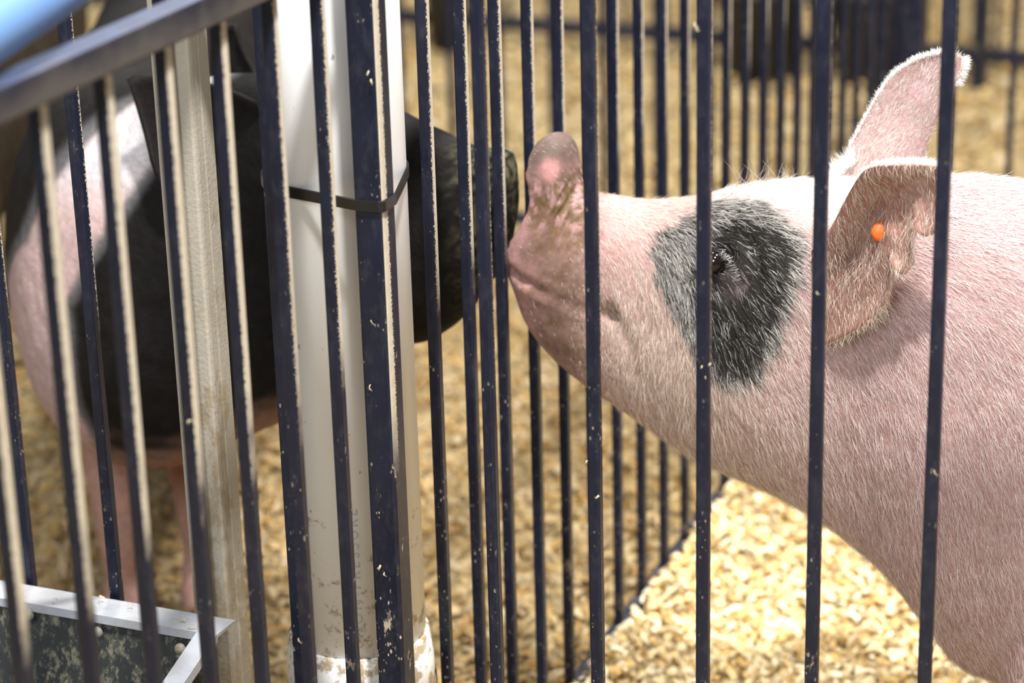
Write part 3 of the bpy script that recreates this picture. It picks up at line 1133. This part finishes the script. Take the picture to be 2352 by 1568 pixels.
    hi2 = [(2118, 440, .470), (2126, 345, .468), (2146, 285, .462), (2170, 232, .458), (2194, 196, .456), (2208, 172, .458), (2215, 150, .462), (2212, 134, .470)]
    L4 = [at(a, b, 1, y) for a, b, y in lo2]; H4 = [at(a, b, 1, y) for a, b, y in hi2]
    push2 = [away*d for d in (-.015, -.010, .004, .010, .012, .012, .008, .003)]
    Vf, Ff, _ = ear_grid(L4, H4, push2, nv=15, sub=5, thick=.0042)
    Ne, Nf = normals(Ve, Fe), normals(Vf, Ff)
    m1, m2 = vnoise(Ve, 60), vnoise(Vf, 50)
    dcam = CAM - Ve.mean(axis=0); dcam /= np.linalg.norm(dcam)
    Ce = np.tile(np.array([.37, .195, .155]), (len(Ve), 1)) + (m1*.05)[:, None]
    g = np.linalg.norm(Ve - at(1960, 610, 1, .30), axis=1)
    Ce = Ce*(1-.45*np.exp(-(g/.035)**2))[:, None]  # shade of the ear cavity painted into the skin colour
    nu_e = len(Ve)//2
    Ce[nu_e:] = np.array([.70, .55, .52])
    Cf = np.tile(np.array([.50, .33, .31]), (len(Vf), 1)) + (m2*.07)[:, None]*np.array([1, 1, 1])
    tipm = sstep(Vf[:, 2], .90, .945)[:, None]*.45
    Cf = Cf*(1-tipm) + np.array([.36, .20, .17])*tipm
    sp_ = np.exp(-(np.linalg.norm(Vf-at(2095, 205, 1, .47), axis=1)/.014)**4)[:, None]*.9
    Cf = Cf*(1-sp_) + np.array([.78, .44, .52])*sp_
    Vall = np.concatenate([V, Ve, Vf])
    Fall = list(Fq) + [tuple(i+nb for i in f) for f in Fe] + [tuple(i+nb+len(Ve) for i in f) for f in Ff]
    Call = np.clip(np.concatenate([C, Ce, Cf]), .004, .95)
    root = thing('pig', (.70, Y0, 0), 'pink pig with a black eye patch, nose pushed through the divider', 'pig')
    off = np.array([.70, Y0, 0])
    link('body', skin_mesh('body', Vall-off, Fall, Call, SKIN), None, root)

    # ---------------- hair
    def flow(pts, nr):
        d = np.stack([np.full(len(pts), 1.0), np.zeros(len(pts)), -.30-1.6*np.clip(.80-pts[:, 2], 0, .3)/.3], axis=1)
        # hair of the cheek runs steeper, of the snout downward
        ch = np.exp(-(((pts[:, 0]-.19)/.09)**2 + ((pts[:, 2]-.60)/.10)**2))
        d[:, 2] -= 1.6*ch; d[:, 0] -= .5*ch
        nk = sstep(pts[:, 0], .42, .60)
        d[:, 2] -= .5*nk*sstep(-pts[:, 2], -.78, -.5)
        d -= nr*np.sum(d*nr, axis=1)[:, None]
        d /= np.maximum(np.linalg.norm(d, axis=1), 1e-6)[:, None]
        return d
    vis = (V[:, 1] < Y0+.12) & (V[:, 0] < .80) & (V[:, 2] > .22)
    wgt = vis*(sstep(V[:, 0], .07, .17)*.97+.03)
    wgt = wgt*(1 + 1.6*patch)
    wgt = wgt*(1 - .75*np.exp(-((np.linalg.norm(XZ-np.array(sp(1685, 650, .315)), axis=1))/.020)**2)*near_m)
    wgt = wgt*(1 - .9*np.exp(-(dfur/.006)**2)*near_m)
    T, b = sample_surface(V, Fq, wgt.astype(float), 105000)
    pts, nr = interp(V, T, b), interp(N, T, b); nr /= np.linalg.norm(nr, axis=1)[:, None]
    pt, co = interp(patch, T, b), interp(core*(1-.7*lw), T, b)
    d = flow(pts, nr)
    rnd = RNG.random(len(pts))
    d = d + nr*(.22+.2*RNG.random(len(pts)))[:, None] + RNG.normal(0, .16, d.shape)
    d /= np.linalg.norm(d, axis=1)[:, None]
    ln = RNG.uniform(.010, .025, len(pts))*(.35 + .65*sstep(pts[:, 0], .08, .22))*(1+.1*pt)
    crown = sstep(pts[:, 2], .78, .815)*sstep(pts[:, 0], .15, .25)
    cols = np.tile(np.array([.66, .53, .505]), (len(pts), 1))*RNG.uniform(.75, 1.12, len(pts))[:, None]
    head = (1-sstep(pts[:, 0], .30, .46))[:, None]*.75
    cols = cols*(1-head) + np.array([.74, .635, .52])*RNG.uniform(.75, 1.12, len(pts))[:, None]*head
    cols = cols*(1-crown[:, None]*.75) + np.array([.93, .91, .87])*crown[:, None]*.75
    dark = (rnd < .45*pt*(1-co)) | (rnd < .90*co)
    grey = (pt > .5) & ~dark
    cols[grey] = np.array([.56, .54, .50])*RNG.uniform(.40, 1.35, (grey.sum(), 1))
    cols[dark] = np.array([.02, .018, .016])*RNG.uniform(.5, 1.8, (dark.sum(), 1))
    wl = near_m*np.exp(-(np.linalg.norm(XZ-np.array(sp(1770, 590, .315)), axis=1)/.022)**2)*(V[:, 0] < .5)
    T, b = sample_surface(V, Fq, wl, 170)
    p2, n2_ = interp(V, T, b), interp(N, T, b); n2_ /= np.linalg.norm(n2_, axis=1)[:, None]
    d2 = p2 - at(1765, 560, 1, .30); d2[:, 2] -= .004; d2 += n2_*.012 + RNG.normal(0, .008, d2.shape)
    d2 /= np.linalg.norm(d2, axis=1)[:, None]
    parts_h = [(pts, d, ln, np.clip(cols, 0, .97), nr),
               (p2, d2, RNG.uniform(.018, .034, 170), np.array([.74, .70, .64])*RNG.uniform(.7, 1.1, (170, 1)), n2_)]
    # ear hair: inside of the near ear, rims, outside of the far ear
    for (Vx, Fx, Nx, base, num, lmin, lmax, col, drv) in (
            (Ve, Fe, Ne, 0, 8000, .007, .018, (.68, .56, .47), np.array([.25, -.55, -.75])),
            (Vf, Ff, Nf, 0, 7000, .006, .013, (.88, .80, .77), np.array([.45, 0, .80]))):
        T, b = sample_surface(Vx, Fx, np.ones(len(Vx)), num)
        p, nn = interp(Vx, T, b), interp(Nx, T, b); nn /= np.maximum(np.linalg.norm(nn, axis=1), 1e-6)[:, None]
        dd = np.tile(drv, (num, 1)); dd -= nn*np.sum(dd*nn, axis=1)[:, None]
        dd /= np.maximum(np.linalg.norm(dd, axis=1), 1e-6)[:, None]
        dd = dd + nn*RNG.uniform(.15, .55, num)[:, None] + RNG.normal(0, .22, dd.shape)
        dd /= np.linalg.norm(dd, axis=1)[:, None]
        cc = np.array(col)*RNG.uniform(.6, 1.15, (num, 1))
        parts_h.append((p, dd, RNG.uniform(lmin, lmax, num), np.clip(cc, 0, .97), nn))
    def rim(poly, num, lmin, lmax, d0, col, jit=.25):
        P = np.array(poly); t = RNG.uniform(0, len(P)-1, num); i = np.minimum(t.astype(int), len(P)-2); f = (t-i)[:, None]
        q = P[i]*(1-f)+P[i+1]*f + RNG.normal(0, .0012, (num, 3))
        dd = np.tile(np.array(d0, float), (num, 1)) + RNG.normal(0, jit, (num, 3)); dd /= np.linalg.norm(dd, axis=1)[:, None]
        nn = np.tile(np.array([.38, -.92, .1]), (num, 1))
        parts_h.append((q, dd, RNG.uniform(lmin, lmax, num), np.array(col)*RNG.uniform(.85, 1.08, (num, 1)), nn))
    rim(H3[2:], 1500, .004, .009, (.5, .25, .75), (.92, .90, .88))
    rim(L4[1:], 1800, .003, .007, (-.2, 0, .8), (.92, .90, .88))
    rim(H4[4:], 500, .004, .010, (.9, 0, .3), (.92, .90, .88))
    rim([at(1905, 775, 1, .30), at(1990, 745, 1, .285), at(2040, 690, 1, .275)], 160, .012, .026, (.6, -.2, -.8), (.86, .76, .66), .3)
    rim([at(1690, 428, 1, .41), at(1850, 424, 1, .41)], 60, .018, .040, (.25, -.1, 1.0), (.45, .40, .34), .45)
    rim([at(1900, 420, 1, .44), at(1965, 370, 1, .46)], 260, .012, .024, (-.35, 0, .8), (.92, .90, .86), .3)
    rim([at(1660, 572, 1, .312), at(1688, 600, 1, .311), at(1702, 645, 1, .312)], 48, .006, .011, (-.6, -.25, -.35), (.50, .50, .50), .25)
    hm = hair_mesh(*[np.concatenate([p[k] for p in parts_h]) for k in range(5)], width=.00022)
    hm.transform(Matrix.Translation(tuple(-off)))
    h = link('hair_coat', hm, HAIR, root)
    h['kind'] = 'stuff'
    h['label'] = 'short pale bristles, black over the eye patch'

    # eye and ear tag
    ey = at(1641, 602, 1, .41-.087)
    bm = bmesh.new(); bmesh.ops.create_uvsphere(bm, u_segments=24, v_segments=16, radius=.0125)
    me = bpy.data.meshes.new('eye'); bm.to_mesh(me); bm.free()
    me.polygons.foreach_set('use_smooth', [True]*len(me.polygons))
    link('eye', me, EYE, root, tuple(ey-off))
    tg = at(2024, 533, 1, .266)
    vs, fs = lathe([(.0002, -.003), (.0095, -.003), (.0105, -.001), (.0105, .001), (.0085, .003), (.004, .0045), (.0002, .005)], 20)
    q = Vector((0, 0, 1)).rotation_difference(Vector((.35, -.85, .25)).normalized())
    e = link('ear_tag', mesh_of('ear_tag', [q @ Vector(v) for v in vs], fs, True), ORANGE, root, tuple(tg-off))
    e['label'] = 'small orange button ear tag'
    return root


build_pink_pig()


# ---- the black belted pig beyond the panel: head to +x, body running away from the camera
def B(x, y, z):
    return np.array([x, y, z])


def build_black_pig():
    L = (0, -1, 0)
    def lat(deg):
        a = math.radians(deg); return (-math.sin(a), -math.cos(a), 0)      # heading deg from +x toward -y .. lateral to its right
    yh = .435
    R = []
    # head: nose at the divider
    for (xt, xb, y, zt, zb, w, k, e) in ((-.004, -.022, .412, .800, .680, .037, .5, 2.6), (-.006, -.028, .412, .826, .668, .040, .5, 2.8),
                                         (-.022, -.048, .414, .832, .650, .042, .5, 2.6), (-.045, -.075, .418, .830, .612, .048, .5, 2.2),
                                         (-.12, -.125, .428, .848, .575, .062, .47, 2.3), (-.19, -.19, yh, .866, .553, .082, .47, 2.3),
                                         (-.26, -.26, yh, .885, .495, .102, .48, 2.2), (-.33, -.33, yh, .890, .440, .115, .47, 2.2)):
        R.append((B(xt, y, zt), B(xb, y, zb), L, w, k, e))
    # neck and shoulder turning away to +y
    R.append((B(-.42, yh+.01, .875), B(-.41, yh+.01, .40), lat(0), .124, .48, 2.2))
    R.append((B(-.53, yh+.03, .85), B(-.51, yh+.02, .345), lat(12), .140, .48, 2.2))
    R.append((B(-.62, yh+.09, .835), B(-.60, yh+.07, .32), lat(38), .146, .48, 2.2))
    R.append((B(-.68, yh+.24, .83), B(-.68, yh+.21, .29), lat(64), .158, .5, 2.3))
    R.append((B(-.78, yh+.52, .84), B(-.78, yh+.52, .28), lat(72), .170, .5, 2.3))
    R.append((B(-.87, yh+.77, .85), B(-.87, yh+.77, .30), lat(70), .180, .5, 2.3))
    R.append((B(-.96, yh+.99, .82), B(-.96, yh+.99, .34), lat(70), .172, .52, 2.3))
    R.append((B(-1.02, yh+1.14, .74), B(-1.02, yh+1.14, .44), lat(70), .13, .54, 2.2))
    R.append((B(-1.05, yh+1.21, .65), B(-1.05, yh+1.21, .52), lat(70), .06, .55, 2.1))
    parts = [loft(R)]
    fw = (.35, -.94)
    parts += legs([(-.715, yh+.19, .42), (-.645, yh+.30, .42)], [(-1.05, yh+.97, .48), (-.86, yh+1.05, .48)], fw)
    V, Fq = fuse('pig', parts, .0075, 5)
    N = normals(V, Fq)
    V = V + N*(.005*vnoise(V, 9) + .0015*vnoise(V, 40))[:, None]
    N = normals(V, Fq)
    n1, n2 = vnoise(V, 12), vnoise(V, 60)
    C = np.tile(np.array([.0135, .012, .0115]), (len(V), 1)) + (n2*.004)[:, None]
    def blend(m, c):
        nonlocal C
        m = np.clip(m, 0, 1)[:, None]; C = C*(1-m) + np.array(c)*m
    # white belt round the shoulders and fore legs
    ax = -V[:, 0] - .69*(.778-np.maximum(V[:, 2], .60)) + .010*n1
    rear = ax + .6*(V[:, 1]-.37) - 1.2*np.clip(.66-V[:, 2], 0, 1)
    belt = sstep(ax, .455, .475)*sstep(-rear, -.595, -.565)*(V[:, 1] < yh+.45)
    belt2 = sstep(ax, .440, .455)*sstep(-rear, -.64, -.60)*(V[:, 1] < yh+.45)
    fore = sstep(-V[:, 2], -.36, -.30)*(V[:, 1] < yh+.55)
    blend(belt2*.9, (.15, .145, .15))
    blend(belt*.97, (.70, .50, .48))
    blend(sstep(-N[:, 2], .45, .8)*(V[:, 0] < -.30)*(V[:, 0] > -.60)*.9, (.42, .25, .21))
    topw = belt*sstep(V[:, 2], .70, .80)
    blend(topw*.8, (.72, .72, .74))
    blend(fore*.95, (.50, .30, .25))
    # dusty nose
    nd = sstep(V[:, 0], -.09, -.03)
    n4 = vnoise(V, 170, 3.0)
    blend(nd*sstep(n4+.5*n2, .0, .35)*.6, (.13, .12, .075))
    blend(nd*sstep(V[:, 2], .77, .80)*sstep(n4+.4*n2, -.15, .25)*.7, (.24, .23, .14))
    nb = len(V)
    # near ear, drooping toward the viewer; far ear behind
    yE = yh-.085
    lo = [at(a, b, 1, y) for a, b, y in ((600, 430, yE), (540, 452, yE-.02), (470, 455, yE-.035), (410, 445, yE-.045), (372, 425, yE-.05), (350, 370, yE-.05))]
    hi = [at(a, b, 1, y) for a, b, y in ((590, 235, yE+.02), (520, 205, yE+.01), (440, 185, yE-.01), (370, 176, yE-.02), (315, 172, yE-.03), (292, 182, yE-.035))]
    Ve, Fe, _ = ear_grid(lo, hi, [np.array([0, .03, 0])*d for d in (.6, 1, .9, .7, .4, .1)], nv=13, sub=4, thick=.006)
    lo = [at(a, b, 1, y) for a, b, y in ((640, 240, yh+.07), (600, 190, yh+.10), (560, 120, yh+.12), (535, 60, yh+.13))]
    hi = [at(a, b, 1, y) for a, b, y in ((520, 250, yh+.08), (490, 190, yh+.10), (490, 120, yh+.12), (515, 60, yh+.13))]
    Vf, Ff, _ = ear_grid(lo, hi, [np.array([0, .02, 0])]*4, nv=11, sub=4, thick=.006)
    Ce = np.tile(np.array([.017, .015, .0145]), (len(Ve)+len(Vf), 1))
    Vall = np.concatenate([V, Ve, Vf])
    Fall = list(Fq) + [tuple(i+nb for i in f) for f in Fe] + [tuple(i+nb+len(Ve) for i in f) for f in Ff]
    Call = np.clip(np.concatenate([C, Ce]), .004, .95)
    off = np.array([-.74, yh+.5, 0])
    root = thing('pig', tuple(off), 'black pig with a white belt, behind the white pipe', 'pig')
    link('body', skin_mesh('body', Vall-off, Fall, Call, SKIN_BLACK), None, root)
    for sy in (-1, 1):
        bm = bmesh.new(); bmesh.ops.create_uvsphere(bm, u_segments=16, v_segments=10, radius=.0125)
        me = bpy.data.meshes.new('eye'); bm.to_mesh(me); bm.free()
        me.polygons.foreach_set('use_smooth', [True]*len(me.polygons))
        link('eye', me, EYE, root, tuple(B(-.225, yh+sy*.083, .765)-off))
    return root


black = build_black_pig()


def recolour(mesh, name, fn):
    m = mesh.copy(); m.name = name
    a = m.color_attributes['Col']
    c = np.empty(len(m.vertices)*4); a.data.foreach_get('color', c); c = c.reshape(-1, 4)
    v = np.empty(len(m.vertices)*3); m.vertices.foreach_get('co', v); v = v.reshape(-1, 3)
    c[:, :3] = fn(v, c[:, :3])
    a.data.foreach_set('color', c.ravel())
    return m


def pig_copy(src, loc, rz, label, fn):
    r = src.copy(); COL.objects.link(r)
    r.location = loc; r.rotation_euler = (0, 0, rz)
    r['label'] = label
    for ch in src.children:
        c = ch.copy(); COL.objects.link(c); c.parent = r
        if ch.name.startswith('body'): c.data = recolour(ch.data, 'body', fn)
    return r


def brown(v, c):
    return np.tile(np.array([.050, .037, .025]), (len(v), 1))*(1 + .35*vnoise(v, 14))[:, None]


pig_copy(black, (-1.56, 1.50, 0), math.radians(180), 'brown pig half seen behind the black belted pig at left edge', brown)

for o in list(SC.objects):
    if o.parent is None and 'category' in o:
        g = {'fence panel': 'navy pen panels of upright bars', 'tub': 'black rubber tubs far back',
             'strap': 'black cable ties on the pipe', 'pig': 'pigs in the pens'}.get(o['category'])
        if o.name.startswith('corner_post'): g = 'navy corner posts'
        if g: o['group'] = g
